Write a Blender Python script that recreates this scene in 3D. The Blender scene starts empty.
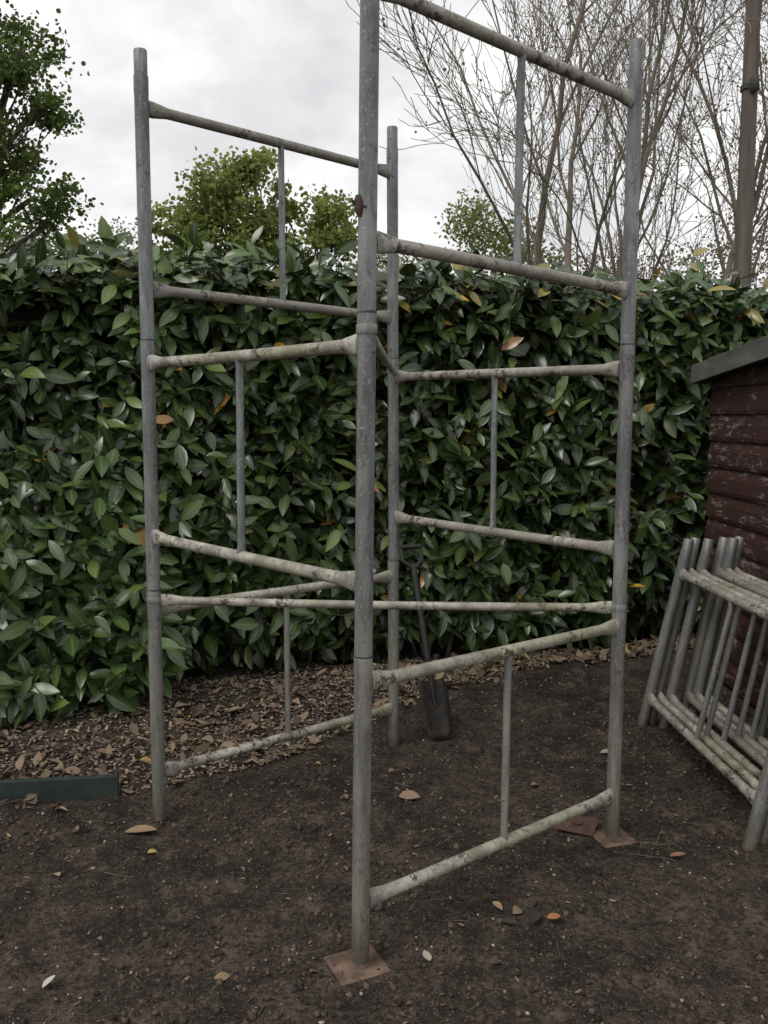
import bpy, math, random
import numpy as np
from mathutils import Vector, Matrix
random.seed(7); rng=np.random.default_rng(7)
S=bpy.context.scene
col=S.collection
# ------------------------------------------------------------------ helpers
def nrm(a):
    a=np.asarray(a,float); n=np.linalg.norm(a,axis=-1,keepdims=True); n[n==0]=1; return a/n
def vnoise(x,y,seed=0.0):
    i=np.floor(x); j=np.floor(y); fx=x-i; fy=y-j
    h=lambda a,b:(lambda v:v-np.floor(v))(np.sin(a*127.1+b*311.7+seed*74.7)*43758.5453)
    u=fx*fx*(3-2*fx); v=fy*fy*(3-2*fy)
    return (h(i,j)*(1-u)+h(i+1,j)*u)*(1-v)+(h(i,j+1)*(1-u)+h(i+1,j+1)*u)*v
def fbm(x,y,o=3,seed=0.0):
    s=0;a=1;t=0
    for k in range(o):
        s=s+a*vnoise(x*2**k,y*2**k,seed+k*3.1); t+=a; a*=.5
    return s/t-.5
FEET=[(-.068,2.382,.135),(.850,3.154,.125),(-.873,3.302,.04),(.048,4.099,.04)]
def gh(x,y):
    x=np.asarray(x,float); y=np.asarray(y,float)
    near=1/(1+np.exp((np.hypot(x,y-4)-8)*1.2))
    z=.070*fbm(x*.9,y*.9,2,1)+.062*fbm(x*3.6,y*3.6,3,2)+.040*fbm(x*14,y*14,4,5)
    mound=.06*np.exp(-((y-(4.95+.308*x))/.55)**2)
    z=(z+mound)*near
    for fx,fy,r in FEET:
        q=np.hypot(x-fx,y-fy); z=z*(1-np.exp(-(q/r)**4))
    return z
def make_obj(name,verts,faces,mat=None,smooth=False,parent=None,cols=None,attr=None):
    me=bpy.data.meshes.new(name)
    verts=np.asarray(verts,np.float32)
    nf,k=faces.shape
    me.vertices.add(len(verts)); me.vertices.foreach_set('co',verts.ravel())
    me.loops.add(nf*k); me.loops.foreach_set('vertex_index',faces.astype(np.int32).ravel())
    me.polygons.add(nf); me.polygons.foreach_set('loop_start',(np.arange(nf)*k).astype(np.int32))
    me.update(calc_edges=True)
    if smooth: me.polygons.foreach_set('use_smooth',np.ones(len(me.polygons),bool))
    if cols is not None:
        a=me.color_attributes.new('Col','FLOAT_COLOR','POINT')
        c=np.ones((len(verts),4),np.float32); c[:,:3]=cols; a.data.foreach_set('color',c.ravel())
    if attr is not None:
        a=me.attributes.new('vein','FLOAT','POINT'); a.data.foreach_set('value',np.asarray(attr,np.float32))
    ob=bpy.data.objects.new(name,me); col.objects.link(ob)
    if mat: me.materials.append(mat)
    if parent: ob.parent=parent
    return ob
def empty(name):
    e=bpy.data.objects.new(name,None); col.objects.link(e); return e
class MB:
    def __init__(s): s.v=[];s.f=[];s.m=[]
    def add(s,v,f,m=0):
        o=len(s.v); s.v+= [tuple(map(float,q)) for q in v]; s.f+=[tuple(i+o for i in q) for q in f]; s.m+=[m]*len(f)
    def tube(s,p0,p1,prof,segs=16,m=0,cap=True,up=(0,0,1),sag=0.0):
        p0=np.array(p0,float);p1=np.array(p1,float);d=nrm(p1-p0)
        u=np.array(up,float)
        if abs(np.dot(u,d))>.95: u=np.array((1,0,0.))
        side=nrm(np.cross(d,u)); upv=np.cross(side,d)
        v=[];f=[]
        for (t,rs,ru) in prof:
            c=p0+(p1-p0)*t - np.array((0,0,1))*sag*4*t*(1-t)
            for k in range(segs):
                a=2*math.pi*k/segs
                v.append(c+side*math.cos(a)*rs+upv*math.sin(a)*ru)
        n=len(prof)
        for i in range(n-1):
            for k in range(segs):
                k2=(k+1)%segs
                f.append((i*segs+k,i*segs+k2,(i+1)*segs+k2,(i+1)*segs+k))
        s.add(v,f,m)
        if cap:
            s.add(v[:segs],[tuple(range(segs))[::-1]],m); s.add(v[-segs:],[tuple(range(segs))],m)
    def box(s,c,size,R=None,m=0):
        sx,sy,sz=[q/2 for q in size]
        v=np.array([(x*sx,y*sy,z*sz) for x in(-1,1) for y in(-1,1) for z in(-1,1)])
        if R is not None: v=v@np.array(R).T
        v=v+np.array(c)
        s.add(v,[(0,1,3,2),(4,6,7,5),(0,4,5,1),(2,3,7,6),(0,2,6,4),(1,5,7,3)],m)
    def obj(s,name,mats,parent=None,smooth=True,bevel=0):
        me=bpy.data.meshes.new(name); me.from_pydata(s.v,[],s.f); me.update()
        for m in mats: me.materials.append(m)
        me.polygons.foreach_set('material_index',np.array(s.m,np.int32))
        ob=bpy.data.objects.new(name,me); col.objects.link(ob)
        if smooth:
            me.polygons.foreach_set('use_smooth',np.array([len(f)==4 for f in s.f],bool))
        if bevel:
            b=ob.modifiers.new('bev','BEVEL'); b.width=bevel; b.segments=2; b.limit_method='ANGLE'
        if parent: ob.parent=parent
        return ob
def rotz(a): c,s_=math.cos(a),math.sin(a); return np.array([[c,-s_,0],[s_,c,0],[0,0,1]])
def basis(d,h):
    d=nrm(d); sd=nrm(np.cross(d,h)); n=np.cross(sd,d)
    return np.stack([sd,d,n],axis=-1)
# ------------------------------------------------------------------ materials
def newmat(name):
    m=bpy.data.materials.new(name); m.use_nodes=True; nt=m.node_tree
    return m,nt,nt.nodes['Principled BSDF']
def noise(nt,vec,scale,detail=4,rough=.55,mapscale=None):
    if mapscale:
        mp=nt.nodes.new('ShaderNodeMapping'); mp.inputs['Scale'].default_value=mapscale
        nt.links.new(vec,mp.inputs['Vector']); vec=mp.outputs[0]
    n=nt.nodes.new('ShaderNodeTexNoise'); n.inputs['Scale'].default_value=scale
    n.inputs['Detail'].default_value=detail; n.inputs['Roughness'].default_value=rough
    nt.links.new(vec,n.inputs['Vector']); return n.outputs['Fac']
def ramp(nt,fac,stops):
    r=nt.nodes.new('ShaderNodeValToRGB'); el=r.color_ramp.elements
    while len(el)<len(stops): el.new(.5)
    for e,(p,c) in zip(el,stops):
        e.position=p; e.color=(c if len(c)==4 else (*c,1)) if hasattr(c,'__len__') else (c,c,c,1)
    nt.links.new(fac,r.inputs[0]); return r.outputs['Color']
def mix(nt,fac,a,b,mode='MIX'):
    m=nt.nodes.new('ShaderNodeMix'); m.data_type='RGBA'; m.blend_type=mode
    for sock,val in((m.inputs[0],fac),(m.inputs[6],a),(m.inputs[7],b)):
        if isinstance(val,bpy.types.NodeSocket): nt.links.new(val,sock)
        elif hasattr(val,'__len__'): sock.default_value=(*val,1) if len(val)==3 else val
        else: sock.default_value=val
    return m.outputs[2]
def math_(nt,op,a,b=None):
    m=nt.nodes.new('ShaderNodeMath'); m.operation=op
    for s_,val in((m.inputs[0],a),(m.inputs[1],b)):
        if val is None: continue
        if isinstance(val,bpy.types.NodeSocket): nt.links.new(val,s_)
        else: s_.default_value=val
    return m.outputs[0]
def bump(nt,b,h,strength=.3,dist=.01):
    n=nt.nodes.new('ShaderNodeBump'); n.inputs['Strength'].default_value=strength; n.inputs['Distance'].default_value=dist
    nt.links.new(h,n.inputs['Height']); nt.links.new(n.outputs[0],b.inputs['Normal'])
def objco(nt): return nt.nodes.new('ShaderNodeTexCoord').outputs['Object']

def metal_upright(name,base,rust_t=.66,patch=.5):
    m,nt,b=newmat(name); co=objco(nt)
    n1=noise(nt,co,7,5,.6,(1,1,.35)); n2=noise(nt,co,60,4,.6,(1,1,.12)); n3=noise(nt,co,25,6,.7); n4=noise(nt,co,110,3,.6); n5=noise(nt,co,13,6,.72,(1,1,.35))
    dk=tuple(c*.55 for c in base); lt=tuple(min(1,c*1.45) for c in base)
    c=mix(nt,ramp(nt,n1,[(.3,0),(.7,1)]),dk,lt)
    c=mix(nt,ramp(nt,n2,[(.43,0),(.62,.7)]),c,tuple(q*.5 for q in base))
    c=mix(nt,ramp(nt,n5,[(.52,0),(.60,patch)]),c,(.34,.33,.295))
    c=mix(nt,ramp(nt,n5,[(.34,.5),(.43,0)]),c,(.095,.075,.055))
    c=mix(nt,ramp(nt,n3,[(rust_t-.05,0),(rust_t,.75)]),c,(.09,.052,.03))
    c=mix(nt,ramp(nt,n4,[(.59,0),(.68,.55)]),c,(.46,.45,.42))
    z=nt.nodes.new('ShaderNodeSeparateXYZ'); nt.links.new(co,z.inputs[0])
    low=nt.nodes.new('ShaderNodeMapRange'); low.inputs[1].default_value=1.1; low.inputs[2].default_value=0.0
    nt.links.new(z.outputs[2],low.inputs[0])
    al=math_(nt,'MULTIPLY',low.outputs[0],ramp(nt,n1,[(.4,0.1),(.65,.75)]))
    c=mix(nt,al,c,(.17,.16,.085))
    lo2=nt.nodes.new('ShaderNodeMapRange'); lo2.inputs[1].default_value=.18; lo2.inputs[2].default_value=0.0
    nt.links.new(z.outputs[2],lo2.inputs[0])
    c=mix(nt,math_(nt,'MULTIPLY',lo2.outputs[0],ramp(nt,n3,[(.3,0.3),(.55,1)])),c,(.085,.062,.045))
    nt.links.new(c,b.inputs['Base Color']); b.inputs['Metallic'].default_value=.3
    nt.links.new(ramp(nt,n3,[(.3,.36),(.7,.6)]),b.inputs['Roughness'])
    bump(nt,b,n3,.3,.003); return m
UP=[metal_upright('galv_steel_a',(.29,.285,.27),.645,.6),metal_upright('galv_steel_b',(.225,.23,.232),.64,.35),metal_upright('galv_steel_c',(.20,.208,.212),.65,.25)]
def metal_rail(name,base,flake=.57,green=.35):
    m,nt,b=newmat(name); co=objco(nt)
    n1=noise(nt,co,5,4,.6); n2=noise(nt,co,26,7,.80); n3=noise(nt,co,70,5,.7); n5=noise(nt,co,3,3,.5); n6=noise(nt,co,9,5,.68)
    c=mix(nt,ramp(nt,n1,[(.3,0),(.7,1)]),tuple(q*.68 for q in base),tuple(min(1,q*1.2) for q in base))
    c=mix(nt,ramp(nt,n6,[(.44,0),(.60,.8)]),c,(.18,.162,.135))
    c=mix(nt,ramp(nt,n3,[(.45,0),(.64,.55)]),c,(.16,.14,.11))
    c=mix(nt,math_(nt,'MULTIPLY',ramp(nt,n5,[(.45,0),(.6,1)]),green),c,(.20,.20,.08))
    mask=math_(nt,'MULTIPLY',ramp(nt,n2,[(flake-.02,0),(flake+.015,.9)]),ramp(nt,n1,[(.47,0),(.53,1)]))
    c=mix(nt,mask,c,(.045,.033,.025))
    c=mix(nt,ramp(nt,n3,[(.63,0),(.69,.75)]),c,(.105,.06,.033))
    nt.links.new(c,b.inputs['Base Color']); b.inputs['Metallic'].default_value=.1
    b.inputs['Roughness'].default_value=.58
    bump(nt,b,n2,.45,.004); return m
RAIL=[metal_rail('weathered_rail_a',(.49,.465,.40),.55,.4),metal_rail('weathered_rail_b',(.41,.385,.34),.53,.15),metal_rail('weathered_rail_c',(.29,.275,.25),.54,.1)]
def simple(name,c1,c2,scale=8,rough=.8,metal=0,bs=.3,bd=.005,ms=None):
    m,nt,b=newmat(name); co=objco(nt); n=noise(nt,co,scale,5,.65,ms)
    nt.links.new(mix(nt,ramp(nt,n,[(.35,0),(.65,1)]),c1,c2),b.inputs['Base Color'])
    b.inputs['Roughness'].default_value=rough; b.inputs['Metallic'].default_value=metal
    if bs: bump(nt,b,n,bs,bd)
    return m
M_rust=simple('rusty_steel',(.04,.024,.018),(.10,.06,.042),40,.85)
M_plate=simple('rusty_plate',(.055,.033,.023),(.185,.125,.088),18,.85)
M_dark=simple('dark_seam',(.03,.03,.03),(.06,.055,.05),40,.8)
M_tile=simple('rusty_red_plate',(.055,.028,.022),(.115,.055,.042),25,.9)
M_green=simple('green_paint',(.010,.020,.016),(.022,.038,.030),14,.75)
def vcol_mat(name,rough=.6,transl=0.0,vein=False,spec=.5):
    m,nt,b=newmat(name)
    a=nt.nodes.new('ShaderNodeAttribute'); a.attribute_name='Col'
    c=a.outputs['Color']
    if vein:
        v=nt.nodes.new('ShaderNodeAttribute'); v.attribute_name='vein'
        p=math_(nt,'POWER',v.outputs['Fac'],9.0)
        c=mix(nt,math_(nt,'MULTIPLY',p,.55),c,(.18,.23,.08))
        geo=nt.nodes.new('ShaderNodeNewGeometry')
        c=mix(nt,math_(nt,'MULTIPLY',geo.outputs['Backfacing'],.5),c,(.10,.135,.05))
    nt.links.new(c,b.inputs['Base Color']); b.inputs['Roughness'].default_value=rough
    b.inputs['Specular IOR Level'].default_value=spec
    if transl:
        t=nt.nodes.new('ShaderNodeBsdfTranslucent'); nt.links.new(c,t.inputs[0])
        ms=nt.nodes.new('ShaderNodeMixShader'); ms.inputs[0].default_value=transl
        out=nt.nodes['Material Output']
        nt.links.new(b.outputs[0],ms.inputs[1]); nt.links.new(t.outputs[0],ms.inputs[2]); nt.links.new(ms.outputs[0],out.inputs[0])
    return m
M_laurel=vcol_mat('laurel_leaf',.29,0,True,.6)
M_oak=vcol_mat('oak_leaf',.6,.45,False,.3)
M_litter=vcol_mat('dead_leaf',.8,.0,False,.2)
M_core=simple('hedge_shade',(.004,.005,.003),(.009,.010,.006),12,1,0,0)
M_bark=simple('bark',(.07,.055,.042),(.16,.135,.11),6,.9,0,0,.02,(1,1,.3))
M_bark2=simple('bark_grey',(.12,.10,.08),(.25,.21,.165),3,.9,0,0,.02,(1,1,.3))
M_pole=simple('pole_wood',(.070,.058,.049),(.14,.115,.097),8,.9,0,.4,.01,(1,1,.1))

def ground_mat():
    m,nt,b=newmat('soil_ground'); co=objco(nt)
    n1=noise(nt,co,1.6,4,.65); n2=noise(nt,co,8,6,.72); n3=noise(nt,co,50,5,.72); n4=noise(nt,co,170,2,.6)
    c=mix(nt,ramp(nt,n1,[(.40,0),(.60,1)]),(.033,.0245,.019),(.080,.060,.0465))
    c=mix(nt,ramp(nt,n2,[(.48,0),(.64,.8)]),c,(.135,.104,.081))
    c=mix(nt,ramp(nt,n2,[(.34,.8),(.46,0)]),c,(.021,.0155,.0125))
    c=mix(nt,ramp(nt,n3,[(.40,.85),(.52,0)]),c,(.021,.0155,.0125))
    c=mix(nt,ramp(nt,n3,[(.59,0),(.67,.65)]),c,(.16,.126,.099))
    c=mix(nt,ramp(nt,n4,[(.63,0),(.68,.8)]),c,(.28,.23,.18))
    s=nt.nodes.new('ShaderNodeSeparateXYZ'); nt.links.new(co,s.inputs[0])
    mr=nt.nodes.new('ShaderNodeMapRange'); mr.inputs[1].default_value=6.8; mr.inputs[2].default_value=8.5
    nt.links.new(s.outputs[1],mr.inputs[0])
    c=mix(nt,mr.outputs[0],c,(.05,.075,.022))
    nt.links.new(c,b.inputs['Base Color']); b.inputs['Roughness'].default_value=.95; b.inputs['Specular IOR Level'].default_value=.2
    h=math_(nt,'ADD',math_(nt,'MULTIPLY',n3,.7),math_(nt,'MULTIPLY',n2,.8))
    bump(nt,b,h,1.0,.035); return m
def axis(lo,hi,step,far,cnt=22):
    core=np.arange(lo,hi,step); g=np.geomspace(.05,far,cnt)
    return np.concatenate([lo-g[::-1],core,hi+g])
xs=axis(-2.9,2.9,.014,600); ys=axis(1.5,6.0,.014,600)
X,Y=np.meshgrid(xs,ys,indexing='ij'); Z=gh(X,Y)
V=np.stack([X,Y,Z],-1).reshape(-1,3); nx,ny=len(xs),len(ys)
I=np.arange(nx*ny).reshape(nx,ny)
F=np.stack([I[:-1,:-1],I[1:,:-1],I[1:,1:],I[:-1,1:]],-1).reshape(-1,4)
make_obj('ground',V,F,ground_mat(),True)

# ------------------------------------------------------------------ scaffold
def frame_parts(mb,P,Q,z0,zP,zQ,h=.93,rails=(.19,.83),sp=.10,mu=0,mr=1,lP=(0,0),lQ=(0,0)):
    r=.0252
    P=np.array(P,float);Q=np.array(Q,float);lP=np.array(lP,float);lQ=np.array(lQ,float)
    at=lambda p,l,z:(*(p+l*z),z)
    for p,zo,l in((P,zP,lP),(Q,zQ,lQ)):
        a=at(p,l,z0+zo); bz=at(p,l,z0+zo+h)
        mb.tube(a,bz,[(0,r,r),(.93,r,r),(.935,r*1.04,r*1.04),(1,r*1.04,r*1.04)],20,mu)
        if sp:
            mb.tube(bz,at(p,l,z0+zo+h+sp),[(0,.0238,.0238),(.96,.0238,.0238),(1,.0222,.0222)],20,mu)
    for i,rz in enumerate(rails):
        pa=np.array(at(P,lP,z0+zP+rz)); pb=np.array(at(Q,lQ,z0+zQ+rz)); d=nrm(pb-pa)
        a=pa+d*.018; b=pb-d*.018
        rr=.0190
        L=np.linalg.norm(b-a); e=.085/L
        prof=[(0,.012,.030),(.02,.012,.030),(e*.55,.0155,.026),(e,rr,rr)]
        k=9
        for q in range(1,k): prof.append((e+(1-2*e)*q/k,rr,rr))
        prof+=[(1-e,rr,rr),(1-e*.55,.0155,.026),(.98,.012,.030),(1,.012,.030)]
        mb.tube(a,b,prof,16,mr,True,(0,0,1),sag=random.uniform(-.002,.004))
        for c_,dd in((pa,1),(pb,-1)):
            mb.tube(c_+d*dd*.022,c_+d*dd*.029,[(0,.017,.034),(1,.0125,.031)],14,mu)
    zm=(zP+zQ)/2; za=z0+zm+rails[0]+.012; zb=z0+zm+rails[1]-.012; mid=(P+Q)/2; lm=(lP+lQ)/2; d2=nrm(Q-P)
    mb.tube(at(mid,lm,za),at(mid,lm,zb),[(0,.018,.009),(.04,.0125,.0125),(.96,.0125,.0125),(1,.018,.009)],12,mu,True,(*d2,0))
A=np.array((-.068,2.382));B=np.array((-.873,3.302));C=np.array((.850,3.154));D=np.array((.048,4.099))
LN={'A':(.0125,0),'B':(.002,0),'C':(.003,0),'D':(-.004,0)}
zo={'A':0.0,'B':.006,'C':-.022,'D':-.008}; PT={'A':A,'B':B,'C':C,'D':D}
tower=empty('scaffold_tower')
lv=[(0.0,[('A','C'),('B','D')],(.19,.828),.905),(.905,[('A','B'),('C','D')],(.203,.847),.93),(1.835,[('A','C'),('B','D')],(.185,.822),.93)]
k=0
for li,(z0,prs,rails,h) in enumerate(lv):
    for (p,q) in prs:
        mb=MB(); k+=1
        j=lambda:np.array([random.uniform(-.0012,.0012),random.uniform(-.0012,.0012)])
        frame_parts(mb,PT[p]+j(),PT[q]+j(),z0,zo[p],zo[q],h-.002,rails,.09 if li==2 else 0,0,1,LN[p],LN[q])
        mr=[0,0,1][li] if not(li==1 and p=='C') else 1
        if li==2: mr=2 if p=='B' else 1
        mb.obj('frame_%d'%k,[UP[li],RAIL[mr]],tower)
def pole(kx,z): return np.array((*(PT[kx]+np.array(LN[kx])*z),z))
mb=MB()
for kx in PT:
    for z in(.905,1.835):
        a=pole(kx,z+zo[kx]-.003); b=pole(kx,z+zo[kx]+.003)
        mb.tube(a,b,[(0,.0263,.0263),(1,.0263,.0263)],20,0)
mb.obj('joint_seams',[M_dark],tower)
def brace(k1,k2,z1,z2,name):
    mb=MB(); a0=pole(k1,z1); b0=pole(k2,z2); d=nrm(b0-a0)
    for p,s_ in((a0,1),(b0,-1)):
        mb.tube(p-(0,0,.013),p+(0,0,.013),[(0,.0275,.0275),(.1,.0285,.0285),(.9,.0285,.0285),(1,.0275,.0275)],20,1)
        c=p+d*s_*.05
        mb.tube(c-(0,0,.022),c+(0,0,.022),[(0,.006,.006),(1,.006,.006)],10,1)
    r=.0155
    mb.tube(a0+d*.027,b0-d*.027,[(0,.006,.024),(.025,.007,.022),(.05,r,r)]+[(q/10,r,r) for q in range(1,10)]+[(.95,r,r),(.975,.007,.022),(1,.006,.024)],14,0,True,(0,0,1),sag=.006)
    return mb.obj(name,[RAIL[0],UP[1]],tower)
brace('B','C',.872,.874,'diagonal_brace_1')
brace('A','D',1.79,1.775,'diagonal_brace_2')
mb=MB(); pc=pole('A',2.105)
q0=pc+np.array((-.022,-.018,0))
mb.tube(q0-(0,0,.028),q0+(-.004,0,.026),[(0,.006,.006),(.3,.012,.012),(.7,.013,.013),(1,.006,.006)],10,0)
mb.tube(q0,q0+(-.020,-.008,.01),[(0,.007,.007),(1,.004,.004)],8,0)
mb.tube(q0+(0,0,.004),q0+(.018,-.010,-.006),[(0,.006,.006),(1,.003,.003)],8,0)
mb.obj('locking_clip',[M_rust],tower)
for i,(kx,ang,sz) in enumerate([('A',.45,.150),('C',.3,.135)]):
    mb=MB(); p=PT[kx]; z=.005
    mb.box((p[0]-(.010 if i==0 else 0),p[1]-.006,z),(sz,sz*.92,.006),rotz(ang)@np.array([[1,0,0],[0,.9995,-.03],[0,.03,.9995]]))
    mb.tube((*p,z+.003),(*p,z+.010),[(0,.030,.030),(1,.0275,.0275)],18,0)
    mb.obj('base_plate_%d'%(i+1),[M_plate],tower,bevel=.0015)

n=6; lean=math.radians(12.2)
for i in range(n):
    mb=MB()
    off=.060*i+random.uniform(-.006,.006)
    L=1.22
    frame_parts(mb,(0,0),(0,L),0,0,0,.90,(.18,.815),.09)
    ob=mb.obj('scaffold_frame',[UP[0 if i%2 else 1],RAIL[[1,0,1,2,1,0][i]]])
    dy=[0,.035,-.02,.03,.0,.04][i]
    M=Matrix.Translation((1.312+off,3.045+dy,.004))@Matrix.Rotation(math.radians(1.6)+random.uniform(-.018,.018),4,'Z')@Matrix.Rotation(lean-.006*i,4,'Y')
    ob.matrix_world=M

# ------------------------------------------------------------------ shed
shed=empty('garden_shed')
def shed_mat():
    m,nt,b=newmat('shed_paint'); co=objco(nt)
    n1=noise(nt,co,4,5,.6,(1,.5,3)); n2=noise(nt,co,15,8,.8,(1,.5,2.4)); n3=noise(nt,co,90,4,.7,(1,.08,1)); n4=noise(nt,co,3.2,3,.6)
    c=mix(nt,n1,(.026,.011,.010),(.068,.028,.022))
    c=mix(nt,ramp(nt,n3,[(.5,0),(.7,.6)]),c,(.018,.009,.008))
    mask=math_(nt,'MULTIPLY',ramp(nt,n2,[(.54,0),(.57,1)]),ramp(nt,n4,[(.45,0),(.52,1)]))
    c=mix(nt,mask,c,(.20,.165,.15))
    nt.links.new(c,b.inputs['Base Color']); b.inputs['Roughness'].default_value=.62
    bump(nt,b,math_(nt,'ADD',n3,n2),.3,.004); return m
M_shed=shed_mat()
x0,x1,y0,y1=1.93,4.0,2.9,5.2
def roofz(y): return 1.80+(5.3-y)*.080
bh=.150
def lap_wall(name,P,Q,out,topf):
    mb=MB(); P=np.array(P,float);Q=np.array(Q,float);o=np.array(out,float); z=.08
    while z<2.1:
        v=[];f=[]
        tP=min(z+bh+.012,topf(P[1])); tQ=min(z+bh+.012,topf(Q[1]))
        if tP<=z+.01 and tQ<=z+.01: break
        prof=[(.0,0.0),(.024,0.0),(.030,.02),(.026,.09),(.012,.135),(.004,.162)]
        for p,t in((P,tP),(Q,tQ)):
            for (oo,zz) in prof:
                zq=min(z+zz,t) if t>z else t
                v.append((*(p+o*oo),zq))
        m_=len(prof)
        for q in range(m_-1): f.append((q,q+1,m_+q+1,m_+q))
        f.append(tuple(range(m_))); f.append(tuple(range(m_,2*m_))[::-1])
        mb.add(v,f); z+=bh
    v=[(*P,0.05),(*Q,.05),(*Q,topf(Q[1])),(*P,topf(P[1]))]; mb.add(v,[(0,1,2,3)])
    mb.obj(name,[M_shed],shed,smooth=False)
lap_wall('side_wall_1',(x0,y1),(x0,y0),(-1,0),roofz)
lap_wall('rear_wall',(x1,y1),(x0,y1),(0,1),roofz)
lap_wall('front_wall',(x0,y0),(x1,y0),(0,-1),roofz)
lap_wall('side_wall_2',(x1,y0),(x1,y1),(1,0),roofz)
def slab(mb,xa,xb,ya,yb,lo,hi,m=0):
    v=[(x,y,roofz(y)+dz) for x in(xa,xb) for y in(ya,yb) for dz in(lo,hi)]
    mb.add(v,[(0,1,3,2),(4,6,7,5),(0,4,5,1),(2,3,7,6),(0,2,6,4),(1,5,7,3)],m)
mb=MB(); slab(mb,x0-.10,x1+.12,y0-.12,y1+.06,.028,.05)
M_felt=simple('roof_felt',(.045,.045,.045),(.09,.088,.085),30,.95)
M_fascia=simple('grey_fascia',(.05,.047,.043),(.13,.122,.112),14,.9,0,.3,.004,(1,.15,1))
mb.obj('roof_deck',[M_felt],shed,smooth=False)
mb=MB(); slab(mb,x0-.125,x0-.103,y0-.14,y1+.06,-.045,.062); slab(mb,x1+.123,x1+.145,y0-.14,y1+.06,-.045,.062)
slab(mb,x0-.10,x1+.12,y1+.063,y1+.083,-.045,.060); slab(mb,x0-.10,x1+.12,y0-.143,y0-.123,-.045,.060)
mb.obj('roof_fascia',[M_fascia],shed,smooth=False,bevel=.003)
mb=MB(); mb.box((2.9,y0-.045,.95),(.8,.03,1.7)); mb.obj('door',[M_shed],shed,False,.004)
mb=MB(); mb.box(((x0+x1)/2,(y0+y1)/2,.02),(x1-x0,y1-y0,.09)); mb.obj('floor_bearers',[M_pole],shed,False)

# ------------------------------------------------------------------ green board
mb=MB()
pa=np.array((-2.9,3.30)); pb=np.array((-1.10,3.53)); ang=math.atan2(*(pb-pa)[::-1]); c=(pa+pb)/2
mb.box((*c,.035),(np.linalg.norm(pb-pa),.028,.105),rotz(ang))
for t in(.25,.97):
    q=pa+(pb-pa)*t+np.array((-.02,.045)); mb.box((*q,.02),(.04,.04,.12),rotz(ang),1)
mb.obj('edging_board',[M_green,M_pole],None,False,.004)
mb=MB(); R=rotz(-.45)@np.array([[1,0,0],[0,.99,-.12],[0,.12,.99]])
mb.box((.735,3.235,.018+float(gh(.735,3.235))),(.15,.12,.006),R)
mb.tube((.735,3.235,.018+float(gh(.735,3.235))),(.737,3.23,.034+float(gh(.735,3.235))),[(0,.02,.02),(1,.019,.019)],16)
mb.obj('rusty_foot_plate',[M_tile],None,False,.0015)

# ------------------------------------------------------------------ spade
sp=empty('spade')
M_sh=simple('spade_shaft',(.010,.009,.009),(.03,.027,.025),20,.6); M_bl=simple('spade_steel',(.010,.009,.008),(.035,.029,.024),18,.7,.2)  # spade colours darkened to paint in the shade that hides the blade
base=np.array((.275,4.17,.0)); top=np.array((.13,4.52,.93)); ax=nrm(top-base)
side=nrm(np.cross(ax,(.45,-1,.3))); nn=np.cross(side,ax)
mb=MB(); rows=[(0,.045),(.03,.066),(.12,.075),(.26,.077),(.285,.066)]
v=[];f=[]
for (h,w) in rows:
    for q in range(7):
        s_=(q-3)/3
        for th in(0,.003): v.append(base+ax*h+side*w*s_+nn*(.014*s_*s_-.01*math.sin(h*9)+th))
for i in range(len(rows)-1):
    for q in range(6):
        a=(i*7+q)*2; b2=a+2; c2=a+14; d2=a+16
        f+=[(a,b2,d2,c2),(a+1,c2+1,d2+1,b2+1)]
for q in range(6):
    a=q*2; f.append((a,a+1,a+3,a+2)); a=(4*7+q)*2; f.append((a,a+2,a+3,a+1))
for i in range(4):
    a=i*14; f.append((a,a+14,a+15,a+1)); a=i*14+12; f.append((a,a+1,a+15,a+14))
mb.add(v,f); mb.tube(base+ax*.16,base+ax*.40,[(0,.008,.006),(.3,.016,.014),(1,.018,.018)],12)
mb.obj('blade',[M_bl],sp)
mb=MB(); mb.tube(base+ax*.38,base+ax*.86,[(0,.0165,.0165),(1,.0155,.0155)],12); mb.obj('shaft',[M_sh],sp)
mb=MB(); g=base+ax*.85
mb.tube(g,g+ax*.05+side*.055,[(0,.013,.013),(1,.010,.010)],10); mb.tube(g,g+ax*.05-side*.055,[(0,.013,.013),(1,.010,.010)],10)
mb.tube(g+ax*.045+side*.055,g+ax*.12+side*.055,[(0,.010,.010),(1,.010,.010)],10); mb.tube(g+ax*.045-side*.055,g+ax*.12-side*.055,[(0,.010,.010),(1,.010,.010)],10)
mb.tube(g+ax*.12-side*.062,g+ax*.12+side*.062,[(0,.014,.014),(1,.014,.014)],12)
mb.obj('d_handle',[M_sh],sp)

# ------------------------------------------------------------------ leaves batch
rowsT=np.array([0,.16,.38,.62,.84,1.0]); rowsW=np.array([.08,.62,.98,.95,.55,.04])
def leaf_batch(pos,d,h,L,W,curv,fold,cols):
    n=len(pos); R=basis(d,h)
    nr=len(rowsT); V=np.zeros((n,nr,3,3))
    for j,s_ in enumerate((-1,0,1)):
        V[:,:,j,0]=s_*rowsW[None]*W[:,None]*.5
        V[:,:,j,1]=rowsT[None]*L[:,None]
        V[:,:,j,2]=-curv[:,None]*L[:,None]*rowsT[None]**2 + abs(s_)*fold[:,None]*rowsW[None]*W[:,None]*.5
    V=V.reshape(n,nr*3,3)
    V=np.einsum('nij,nvj->nvi',R,V)+pos[:,None]
    f=[]
    for i in range(nr-1):
        for j in range(2):
            a=i*3+j; f.append((a,a+1,a+4,a+3))
    f=np.array(f); Fa=(f[None]+(np.arange(n)*nr*3)[:,None,None]).reshape(-1,4)
    vein=np.tile(np.array([0,1,0]*nr,float),n)
    cc=np.repeat(cols,nr*3,axis=0)
    return V.reshape(-1,3),Fa,cc,vein
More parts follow.
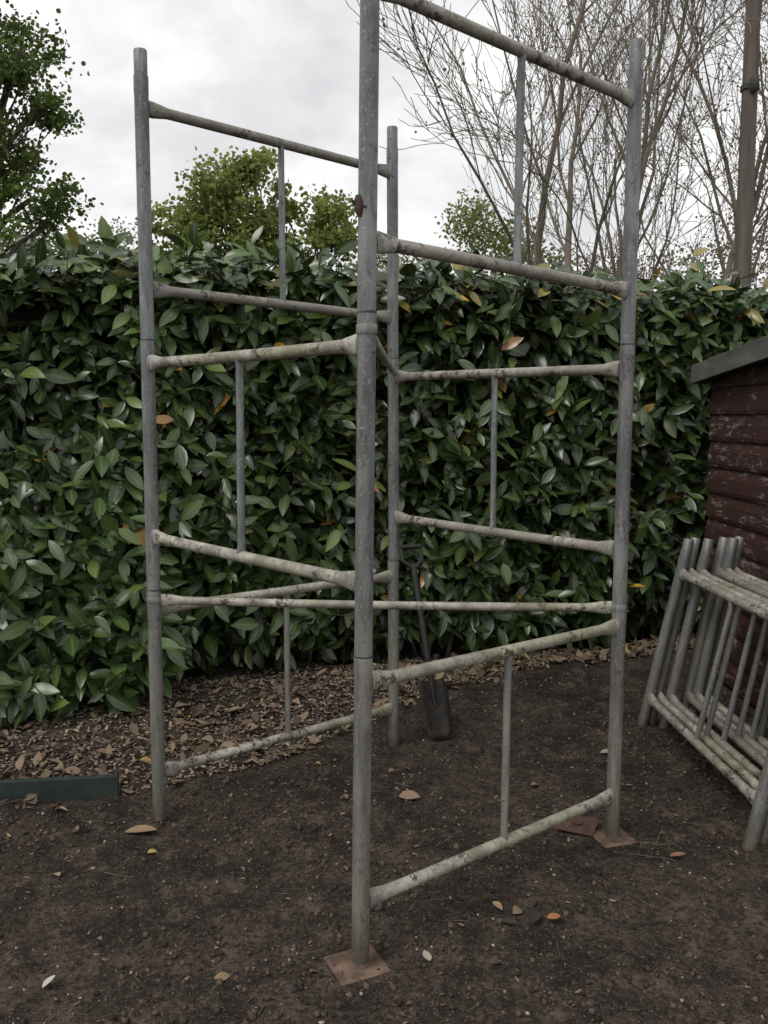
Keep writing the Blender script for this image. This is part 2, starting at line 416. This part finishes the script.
al=math.atan(.308); U=np.array((math.cos(al),math.sin(al),0)); NO=np.array((math.sin(al),-math.cos(al),0)); O=np.array((0,5.22,0)); UPV=np.array((0,0,1.))
HT=2.35
def face_off(u,z):
    d=.22*fbm(u*1.3+5,z*1.3,3,11)+.26*fbm(u*3.6,z*3.6,2,12)
    bul=1/(1+np.exp((u+1.35)*5)); d=d+bul*.76*np.clip(1-z/1.5,0,1)**.75
    d=d-.16*np.clip((z-2.05)/.4,0,1)**2
    d=d-.18*np.clip((.35-z)/.35,0,1)*(1-bul)
    return d
def htop(u): return HT+.20*fbm(u*1.4,u*0+3,3,21)
def hpos(u,z,off=0):
    return O[None]+U[None]*u[:,None]+NO[None]*(face_off(u,z)+off)[:,None]+UPV[None]*z[:,None]
us=np.linspace(-5,6,110); zs=np.linspace(0,1,26)
UU,ZZ=np.meshgrid(us,zs,indexing='ij'); u=UU.ravel(); z=(ZZ*(htop(UU)-.12)).ravel()
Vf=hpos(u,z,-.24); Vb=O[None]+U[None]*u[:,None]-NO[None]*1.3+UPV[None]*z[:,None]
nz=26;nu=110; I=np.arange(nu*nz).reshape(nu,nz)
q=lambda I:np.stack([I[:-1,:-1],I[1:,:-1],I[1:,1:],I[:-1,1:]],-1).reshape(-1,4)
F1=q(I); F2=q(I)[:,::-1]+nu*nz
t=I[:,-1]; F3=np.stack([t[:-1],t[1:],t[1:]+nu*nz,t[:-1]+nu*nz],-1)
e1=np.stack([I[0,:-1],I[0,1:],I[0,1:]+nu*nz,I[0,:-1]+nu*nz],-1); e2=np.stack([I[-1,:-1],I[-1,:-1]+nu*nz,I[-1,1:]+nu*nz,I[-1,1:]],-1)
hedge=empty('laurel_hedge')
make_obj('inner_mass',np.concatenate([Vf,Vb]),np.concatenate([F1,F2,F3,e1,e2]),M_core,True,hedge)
def shoots(n,kind):
    if kind=='face':
        u=rng.uniform(-3.9,4.3,n); z=.10+rng.uniform(0,1,n)*(htop(u)-.10)
        a=hpos(u,z,-.17-.10*rng.random(n)); s_=NO[None]*.75+UPV[None]*.5+rng.normal(0,.42,(n,3))
        L=rng.uniform(.10,.30,n)
    elif kind=='top':
        u=rng.uniform(-3.9,4.5,n); dp=rng.uniform(-.02,.9,n)**1.0; z=htop(u)-.14
        a=O[None]+U[None]*u[:,None]+NO[None]*(face_off(u,z)-dp)[:,None]+UPV[None]*z[:,None]
        s_=NO[None]*.2+UPV[None]*1.0+rng.normal(0,.35,(n,3)); L=rng.uniform(.06,.28,n)
    s_=nrm(s_); return a,s_,L
LP=[];LD=[];LH=[];stem=[]
for kind,n in(('face',2700),('top',900)):
    a,s_,L=shoots(n,kind)
    e=nrm(np.cross(s_,rng.normal(0,1,(n,3)))); e2_=np.cross(s_,e)
    k=7; ph=rng.uniform(0,6.28,n)
    for i in range(k):
        t=(i+.6)/k; an=ph+i*2.4
        rad=e*np.cos(an)[:,None]+e2_*np.sin(an)[:,None]
        p=a+s_*(L*t)[:,None]+rad*.006
        d=s_*(.25+.55*t)+rad*.85+rng.normal(0,.22,(n,3))+np.array((0,0,-.42))
        h=s_*.5+UPV[None]*.40+NO[None]*.4+rng.normal(0,.40,(n,3))
        LP.append(p);LD.append(nrm(d));LH.append(h)
    stem.append((a,a+s_*L[:,None]))
LP=np.concatenate(LP);LD=np.concatenate(LD);LH=np.concatenate(LH)
keep=LP[:,2]>.05; LP=LP[keep];LD=LD[keep];LH=LH[keep]; n=len(LP)
L=.08+.10*rng.random(n); W=L*rng.uniform(.34,.47,n)
r1=rng.random(n)[:,None]; r2=rng.random(n)
base=np.array((.020,.040,.012))*(1-r1)+np.array((.056,.092,.025))*r1
pat=(fbm(LP[:,0]*1.5,LP[:,2]*1.5,3,31)*1.6+1)[:,None]; base=base*np.clip(pat,.5,1.6)
base[r2>.91]=np.array((.105,.145,.038))
yl=r2<.006; base[yl]=np.array((.42,.25,.035)); br=(r2>=.006)&(r2<.012); base[br]=np.array((.24,.12,.03))
topm=(LP[:,2]>2.25)&(rng.random(n)<.09); base[topm]=np.array((.24,.20,.05))
V,Fa,cc,ve=leaf_batch(LP,LD,LH,L,W,rng.uniform(.02,.34,n),rng.uniform(.05,.5,n),base)
make_obj('leaves',V,Fa,M_laurel,True,hedge,cc,ve)
def segs_mesh(name,p0,p1,r0,r1,mat,k=5,parent=None):
    p0=np.asarray(p0);p1=np.asarray(p1);r0=np.asarray(r0);r1=np.asarray(r1)
    d=nrm(p1-p0); ref=np.where(np.abs(d[:,2:3])>.9,np.array([[1.,0,0]]),np.array([[0,0,1.]]))
    a=nrm(np.cross(d,ref)); b=np.cross(d,a); n=len(p0)
    th=np.arange(k)*2*math.pi/k
    ring=a[:,None]*np.cos(th)[None,:,None]+b[:,None]*np.sin(th)[None,:,None]
    V=np.concatenate([p0[:,None]+ring*r0[:,None,None],p1[:,None]+ring*r1[:,None,None]],1).reshape(-1,3)
    f=np.array([(i,(i+1)%k,k+(i+1)%k,k+i) for i in range(k)])
    Fa=(f[None]+(np.arange(n)*2*k)[:,None,None]).reshape(-1,4)
    return make_obj(name,V,Fa,mat,True,parent)
sa=np.concatenate([s[0] for s in stem]); sb=np.concatenate([s[1] for s in stem])
M_stem=simple('green_stem',(.05,.06,.02),(.09,.10,.04),20,.7,0,0)
segs_mesh('shoots',sa,sb,np.full(len(sa),.004),np.full(len(sa),.002),M_stem,4,hedge)
n=50; u=rng.uniform(-1,4.2,n); a=hpos(u,np.full(n,0.0),-.18); a[:,2]=0; b=a+np.stack([rng.normal(0,.12,n),rng.normal(.05,.06,n),rng.uniform(.4,.8,n)],-1)
segs_mesh('stems',a,b,rng.uniform(.01,.02,n),rng.uniform(.007,.012,n),M_bark,6,hedge)

# ------------------------------------------------------------------ ground litter
def inpoly_litter(n,pw=.8):
    x=rng.uniform(-2.9,3.2,n); fr=rng.random(n)
    yh=5.22+.308*x
    left=1/(1+np.exp((x+.15)*3.2))
    depth=.42+1.15*left
    y=yh+.12-depth*fr**pw
    return x,y
n=17000; x,y=inpoly_litter(n,.9); yb=3.55+.13*(x+1.1); m=~((x<-1.08)&(y<yb)); m&=~((x>.3)&(rng.random(n)<.5)); x=x[m];y=y[m]; n=len(x)
ns=2600; xx=rng.uniform(-2.5,2.6,ns); yy=1.9+3.2*rng.random(ns)**.8; x=np.concatenate([x,xx]); y=np.concatenate([y,yy]); small=np.concatenate([np.ones(n),.25+.5*rng.random(ns)]); n=len(x)
d=nrm(np.stack([rng.normal(0,1,n),rng.normal(0,1,n),rng.normal(0,.3,n)],-1)); h=np.array((0,0,1.))+rng.normal(0,.35,(n,3))
R=basis(d,h); sz=np.stack([rng.uniform(.005,.016,n),rng.uniform(.010,.036,n),rng.uniform(.0015,.004,n)],-1)*small[:,None]
cube=np.array([(a,b,c) for a in(-1,1) for b in(-1,1) for c in(-1,1)],float)*.5
cf=np.array([(0,1,3,2),(4,6,7,5),(0,4,5,1),(2,3,7,6),(0,2,6,4),(1,5,7,3)])
V=np.einsum('nij,nvj->nvi',R,cube[None]*sz[:,None]*np.where(cube[None,:,1:2]>0,rng.uniform(.4,1,(n,1,1)),1))+np.stack([x,y,gh(x,y)+(.006+.012*rng.random(n))*np.where(small<1,.35,1)],-1)[:,None]
t=rng.random(n)[:,None]**1.15; cc=np.array((.075,.052,.037))*(1-t)+np.array((.35,.28,.21))*t
make_obj('wood_chips',V.reshape(-1,3),(cf[None]+(np.arange(n)*8)[:,None,None]).reshape(-1,4),M_litter,False,None,np.repeat(cc,8,0))
x1_,y1_=inpoly_litter(1600,.6); ns=380; x2_=rng.uniform(-2.6,2.6,ns); y2_=1.9+3.3*rng.random(ns)
x=np.concatenate([x1_,x2_]);y=np.concatenate([y1_,y2_]); sml=np.concatenate([np.ones(1600),.15+.5*rng.random(ns)**2.5])
yb=3.55+.13*(x+1.1); m=~((x<-1.08)&(y<yb+.03)&(y>yb-.12)); x=x[m];y=y[m];sml=sml[m]; n=len(x)
d=nrm(np.stack([rng.normal(0,1,n),rng.normal(0,1,n),rng.normal(0,.2,n)],-1)); h=np.array((0,0,1.))+rng.normal(0,.4,(n,3))
L=rng.uniform(.035,.085,n)*sml; W=L*rng.uniform(.35,.65,n); t=rng.random(n)[:,None]
cc=np.array((.06,.040,.026))*(1-t)+np.array((.24,.175,.12))*t
hi=rng.random(n)<.03; cc[hi]=np.array((.36,.26,.10))
V,Fa,c2,ve=leaf_batch(np.stack([x,y,gh(x,y)+.012*np.minimum(1,sml*1.5)],-1),d,h,L,W,rng.uniform(-.5,.5,n),rng.uniform(-.3,1.0,n),cc)
make_obj('fallen_leaves',V,Fa,M_litter,True,None,c2)
ex=[(-.98,3.20,.12,.1,(.27,.18,.11)),(-.84,3.00,.05,.9,(.42,.33,.10)),(-.47,2.30,.045,.3,(.26,.18,.12)),(-.93,2.26,.05,1.2,(.45,.43,.38)),(.37,2.62,.045,2.2,(.28,.19,.12)),(.50,2.57,.045,.2,(.30,.13,.06)),(.30,2.36,.05,.4,(.08,.06,.05)),(.06,3.5,.09,-.2,(.24,.16,.11)),(-1.35,2.75,.045,.6,(.38,.31,.22)),(1.0,3.95,.06,.2,(.32,.27,.22)),(1.02,3.01,.06,.1,(.22,.12,.08)),(.13,2.36,.045,1.9,(.33,.30,.24)),(.40,2.60,.05,.8,(.22,.16,.11)),(.45,2.55,.07,1.3,(.04,.035,.03)),(.41,2.53,.06,2.9,(.05,.04,.035)),(-1.10,2.85,.05,2.2,(.30,.22,.15)),(-1.30,3.35,.05,.2,(.33,.24,.15)),(-1.42,3.0,.05,1.,(.22,.16,.1)),(-1.33,2.80,.05,2.0,(.40,.32,.22)),(-1.38,2.78,.04,1.0,(.36,.28,.19)),(-1.36,2.86,.045,.1,(.30,.22,.14)),(.02,3.75,.05,.8,(.26,.18,.12)),(-.15,3.45,.05,2.0,(.2,.13,.08)),(.62,3.6,.05,.4,(.26,.18,.11))]
n=len(ex); E=np.array([e[:4] for e in ex]); d=np.stack([np.cos(E[:,3]),np.sin(E[:,3]),E[:,0]*0+.05],-1)
V,Fa,c2,ve=leaf_batch(np.stack([E[:,0],E[:,1],gh(E[:,0],E[:,1])+.012],-1),d,np.tile(np.array((.1,-.25,1.)),(n,1))+rng.normal(0,.2,(n,3)),E[:,2],E[:,2]*rng.uniform(.4,.65,n),rng.uniform(-.1,.5,n),rng.uniform(.1,.9,n),np.array([e[4] for e in ex]))
make_obj('dry_leaves',V,Fa,M_litter,True,None,c2)
oc=np.array([(1,0,0),(-1,0,0),(0,1,0),(0,-1,0),(0,0,1),(0,0,-1)],float); of=np.array([(0,2,4),(2,1,4),(1,3,4),(3,0,4),(2,0,5),(1,2,5),(3,1,5),(0,3,5)])
def blobs(name,n,rmin,rmax,c1,c2,pw=2.5,mat=M_litter,clump=False):
    x=rng.uniform(-2.7,2.7,n); y=1.7+rng.random(n)**1.3*4.0
    if clump:
        k=fbm(x*2.2,y*2.2,3,44)+.5; m=rng.random(n)<np.clip((k-.35)*3,0.05,1); x=x[m];y=y[m]; n=len(x)
    r=rmin+(rmax-rmin)*rng.random(n)**pw
    R=basis(rng.normal(0,1,(n,3)),rng.normal(0,1,(n,3)))
    V=oc[None]*r[:,None,None]*rng.uniform(.5,1.25,(n,6,1)); V=np.einsum('nij,nvj->nvi',R,V)+np.stack([x,y,gh(x,y)+r*.3],-1)[:,None]
    t=rng.random(n)[:,None]; cc=np.array(c1)*(1-t)+np.array(c2)*t
    make_obj(name,V.reshape(-1,3),(of[None]+(np.arange(n)*6)[:,None,None]).reshape(-1,3),mat,False,None,np.repeat(cc,6,0))
blobs('soil_crumbs',32000,.002,.015,(.026,.019,.015),(.115,.087,.068),3.4,clump=True)
blobs('gravel_stones',1900,.0015,.009,(.14,.115,.095),(.40,.345,.29),3)
n=150; x=rng.uniform(-2.4,2.6,n); y=rng.uniform(2.0,5.0,n); a=rng.uniform(0,6.28,n); L=rng.uniform(.02,.10,n)
p0=np.stack([x,y,gh(x,y)+.004],-1); p1=np.stack([x+np.cos(a)*L,y+np.sin(a)*L,0*x],-1); p1[:,2]=gh(p1[:,0],p1[:,1])+.005
m_=10; xx=.92+rng.normal(0,.05,m_); yy=3.03+rng.normal(0,.04,m_); aa=rng.uniform(-.6,2.0,m_); LL=rng.uniform(.04,.12,m_)
p0=np.concatenate([p0,np.stack([xx,yy,gh(xx,yy)+.006],-1)]); p1=np.concatenate([p1,np.stack([xx+np.cos(aa)*LL,yy+np.sin(aa)*LL,gh(xx+np.cos(aa)*LL,yy+np.sin(aa)*LL)+.008],-1)])
segs_mesh('fallen_twigs',p0,p1,np.full(len(p0),.0016),np.full(len(p0),.0008),M_bark,4)

# ------------------------------------------------------------------ trees
def qleaf(pos,size,cols):
    n=len(pos); R=basis(rng.normal(0,1,(n,3)),rng.normal(0,1,(n,3))+np.array((0,0,.6)))
    b=np.array([(0,0,0),(.5,.35,.12),(.42,.8,.05),(0,1.05,-.1),(-.42,.8,.05),(-.5,.35,.12)],float)
    V=np.einsum('nij,nvj->nvi',R,b[None]*size[:,None,None])+pos[:,None]
    f=np.array([(0,1,2,3),(0,3,4,5)])
    return V.reshape(-1,3),(f[None]+(np.arange(n)*6)[:,None,None]).reshape(-1,4),np.repeat(cols,6,0)
def oak(name,base,trunk_h,lobes,clumps,per,crad,lsize,c1,c2,r0=.3):
    root=empty(name); P0=[];P1=[];R0=[];R1=[]
    def poly(a,b,ra,rb,w,k=5):
        a=np.array(a,float);b=np.array(b,float); pts=[a+(b-a)*i/k+ (rng.normal(0,w,3) if 0<i<k else 0) for i in range(k+1)]
        for i in range(k):
            P0.append(pts[i]);P1.append(pts[i+1]);R0.append(ra+(rb-ra)*i/k);R1.append(ra+(rb-ra)*(i+1)/k)
        return pts
    base=np.array(base,float); th=base+np.array((0,0,trunk_h)); tp=poly(base,th,r0,r0*.7,.04)
    LPs=[];CC=[]
    for (c,r) in lobes:
        c=np.array(c,float); r=np.array(r,float)
        start=tp[rng.integers(3,6)]
        lp=poly(start,c,r0*.45,r0*.15,.18,6)
        m=max(4,int(clumps*r[0]*r[2]))
        for i in range(m):
            v=nrm(rng.normal(0,1,3))*rng.random()**.4; cp=c+v*r
            s_=lp[rng.integers(3,7)]; poly(s_,cp,r0*.09,r0*.02,.08,3)
            k=int(per*rng.uniform(.5,1.5)); rr=crad*rng.uniform(.6,1.3)
            q_=rng.normal(0,1,(k,3))*np.array((.62,.62,.36))*rr+cp
            LPs.append(q_); sh=rng.uniform(.65,1.25); t=rng.random(k)[:,None]
            CC.append((np.array(c1)*(1-t)+np.array(c2)*t)*sh)
    segs_mesh('branches',P0,P1,R0,R1,M_bark,6,root)
    LPs=np.concatenate(LPs);CC=np.concatenate(CC); V,Fa,c=qleaf(LPs,rng.uniform(.6,1.2,len(LPs))*lsize,CC)
    make_obj('crown_leaves',V,Fa,M_oak,False,root,c)
def P(px,py,Yd):
    th=math.radians(6.04); v=py-512; fw=885*math.cos(th)-v*math.sin(th); dn=885*math.sin(th)+v*math.cos(th)
    return ((px-384)/fw*Yd,Yd,1.556-Yd*dn/fw)
G1=(.085,.125,.03);G2=(.17,.22,.06)
oak('oak_tree',(-8.3,15,0),2.6,[(P(-5,75,15),(1.1,1,.85)),(P(35,110,15),(.62,.8,.35)),(P(20,50,15.5),(.55,.6,.45)),(P(30,200,15),(.75,.8,.36)),(P(-40,150,15),(1.1,1,1.2)),(P(5,150,15.4),(.7,.9,.5)),(P(50,222,15.3),(.45,.5,.2)),(P(-130,60,15),(1.4,1.2,1.2)),(P(-120,180,15),(1.3,1.2,1)),(P(-60,-20,15),(1.2,1,.9)),(P(0,225,14.6),(.6,.6,.3))],31,110,.27,.070,G1,G2,.26)
G3=(.18,.225,.06);G4=(.31,.36,.11)
oak('oak_tree',(-3.6,25,0),3.2,[(P(215,185,25),(1.2,1.2,.7)),(P(250,172,25),(.9,1,.5)),(P(185,225,25),(1.0,1,.8)),(P(240,230,25),(1.5,1.3,.9)),(P(275,205,25),(.6,.9,.5)),(P(325,222,25),(.8,1,.75)),(P(343,240,25),(.7,.8,.5)),(P(300,255,25),(1.0,1,.4)),(P(200,265,25),(1.4,1,.6))],25,95,.36,.12,G3,G4,.3)
def bare(name,base,H,r0,seed,maxd=3,spread=.55,lean=(0,0,0),leaves=0,mat=M_bark2,lcol=(.20,.20,.06),stems=1,dens=1.0,fan=.14):
    rs=random.Random(seed); P0=[];P1=[];R0=[];R1=[];tips=[]
    def rv(s_): return np.array([rs.gauss(0,s_),rs.gauss(0,s_),rs.gauss(0,s_)])
    def go(p,d,L,r,dep):
        ns=7 if dep<1 else 5
        for i in range(ns):
            d=nrm(d+rv(.07+.03*dep)+np.array((0,0,.05)))
            p2=p+d*L/ns; ra=r*(1-.6*i/ns); rb=r*(1-.6*(i+1)/ns)
            P0.append(p);P1.append(p2);R0.append(max(ra,.0052));R1.append(max(rb,.0042))
            p=p2
            if dep<maxd and (i>=1 or dep>0) and rs.random()<(.95 if dep==0 else .8)*dens:
                pr=nrm(np.cross(d,rv(1))); ch=nrm(d*(1-spread*.3)+pr*spread*rs.uniform(.7,1.4)+np.array((0,0,.12)))
                go(p,ch,L*rs.uniform(.42,.68),rb*rs.uniform(.42,.62),dep+1)
            if dep>=maxd-1: tips.append(p)
        if dep<maxd: go(p,nrm(d+rv(.15)),L*.6,rb,dep+1)
    base=np.array(base,float)
    for s_ in range(stems):
        f_=(s_-(stems-1)/2)*fan if stems>1 else 0
        go(base+np.array((s_*.1,0,0)),nrm(np.array((f_,rs.gauss(0,.06),1.))+np.array(lean)),H*.62,r0,0)
    root=empty(name); segs_mesh('branches',P0,P1,R0,R1,mat,5,root)
    if leaves:
        tp=np.array(tips); idx=rng.integers(0,len(tp),leaves); q_=tp[idx]+rng.normal(0,.06,(leaves,3)); t=rng.random(leaves)[:,None]
        V,Fa,c=qleaf(q_,rng.uniform(.025,.05,leaves),np.array(lcol)*(.6+.7*t)); make_obj('buds',V,Fa,M_oak,False,root,c)
    return len(P0)
r_=[bare('bare_tree',(3.1,14,0),9.5,.10,5,4,.46,(-.02,0,0),1800,stems=4,fan=.10,dens=.88),
bare('bare_tree',(5.6,15,0),9.5,.09,12,4,.55,(-.02,0,0),3800,lcol=(.26,.19,.09),stems=3,dens=.9),
bare('bare_tree',(8.8,18,0),10.0,.12,21,4,.6,(-.08,0,0),3000,lcol=(.24,.18,.09),dens=.9)]
def mass(name,items):
    LPs=[];CC=[]
    for (px,py,Yd,rx,rz,k,ls,cc) in items:
        c=np.array(P(px,py,Yd)); q_=nrm(rng.normal(0,1,(k,3)))*(rng.random((k,1))**.45)*np.array((rx,rx,rz))
        q_=q_*(.75+.5*rng.random((k,1))); LPs.append((q_+c,np.full(k,ls))); t=rng.random(k)[:,None]; CC.append(np.array(cc)*(.5+.9*t))
    pos=np.concatenate([a for a,_ in LPs]); sz=np.concatenate([b for _,b in LPs]); CC=np.concatenate(CC)
    V,Fa,c=qleaf(pos,sz*rng.uniform(.6,1.2,len(pos)),CC); make_obj(name,V,Fa,M_oak,False,None,c)
items=[(470,222,32,1.1,1.0,900,.12,(.24,.28,.11)),(500,245,32,1.6,.9,1300,.12,(.21,.25,.10)),(540,265,32,1.4,.7,800,.12,(.20,.23,.10)),(115,238,24,.8,.5,260,.08,(.24,.24,.13)),(30,248,26,2.2,.5,1400,.12,(.18,.21,.10)),(100,258,28,2.2,.5,700,.12,(.18,.21,.10)),(620,268,34,2.2,.6,600,.11,(.20,.18,.12)),(700,265,34,2.4,.9,800,.11,(.21,.18,.12)),(770,245,34,2.6,1.4,900,.11,(.21,.17,.12)),(390,264,34,2.5,.5,900,.12,(.19,.23,.09))]
mass('distant_trees',items)
up=empty('utility_pole'); mb=MB(); b=P(742,278,12)
mb.tube((b[0],12,0),(b[0],12,8.5),[(0,.13,.13),(.5,.105,.105),(1,.085,.085)],20); mb.obj('post',[M_pole],up)
mb=MB(); zb=P(748,88,12)[2]; mb.tube((b[0]+.0,11.86,zb-.10),(b[0]+.0,11.86,zb+.10),[(0,.03,.03),(.2,.07,.06),(.8,.07,.06),(1,.03,.03)],12)
mb.tube((b[0],12,zb-.03),(b[0],12,zb+.03),[(0,.118,.118),(1,.118,.118)],20)
mb.box((b[0],12,8.2),(.9,.09,.09)); mb.obj('fittings',[M_dark],up)
mb=MB(); mb.tube((b[0]+.2,12,8.25),(b[0]+9,9,7.4),[(0,.008,.008)]+[(q/8,.008,.008) for q in range(1,8)]+[(1,.008,.008)],6,sag=.35); mb.obj('cable',[M_dark],up)

# ------------------------------------------------------------------ world
w=bpy.data.worlds.new('World'); S.world=w; w.use_nodes=True; nt=w.node_tree; bg=nt.nodes['Background']
sky=nt.nodes.new('ShaderNodeTexSky'); sky.sky_type='NISHITA'; sky.sun_disc=False; EL=math.radians(52)
sky.sun_elevation=EL
tc=nt.nodes.new('ShaderNodeTexCoord').outputs['Generated']; sx=nt.nodes.new('ShaderNodeSeparateXYZ'); nt.links.new(tc,sx.inputs[0])
zz=math_(nt,'ADD',math_(nt,'MAXIMUM',sx.outputs[2],0.0),.28)
cx=nt.nodes.new('ShaderNodeCombineXYZ'); nt.links.new(math_(nt,'DIVIDE',sx.outputs[0],zz),cx.inputs[0]); nt.links.new(math_(nt,'DIVIDE',sx.outputs[1],zz),cx.inputs[1])
cn=noise(nt,cx.outputs[0],1.9,5,.55)
cl=ramp(nt,cn,[(.32,(.46,.47,.495)),(.46,(.64,.65,.67)),(.62,(.93,.935,.94))])
hz=nt.nodes.new('ShaderNodeMapRange'); hz.inputs[1].default_value=.5; hz.inputs[2].default_value=.08; nt.links.new(sx.outputs[2],hz.inputs[0])
cl=mix(nt,math_(nt,'MULTIPLY',hz.outputs[0],.45),cl,(.88,.885,.89))
cl=mix(nt,1.0,cl,(12.6,12.5,12.3),'MULTIPLY')
fin=mix(nt,.94,sky.outputs[0],cl)
nt.links.new(fin,bg.inputs[0]); bg.inputs[1].default_value=.1
sl=bpy.data.lights.new('sun','SUN'); sl.energy=1.5; sl.angle=math.radians(25); sl.color=(1,.96,.9)
so=bpy.data.objects.new('sun',sl); col.objects.link(so)
dirv=Vector((-.45,-.45,math.tan(EL)*.636)).normalized()
sky.sun_rotation=math.atan2(dirv.x,dirv.y)
so.rotation_euler=dirv.to_track_quat('Z','Y').to_euler()
cd=bpy.data.cameras.new('camera'); cd.sensor_fit='VERTICAL'; cd.sensor_height=24; cd.lens=885/1024*24; cd.clip_end=2000; cd.clip_start=.05
co=bpy.data.objects.new('camera',cd); col.objects.link(co); co.location=(0,0,1.556); co.rotation_euler=(math.radians(90-6.04),0,0)
S.camera=co
S.view_settings.view_transform='Standard'; S.view_settings.look='None'; S.view_settings.exposure=0
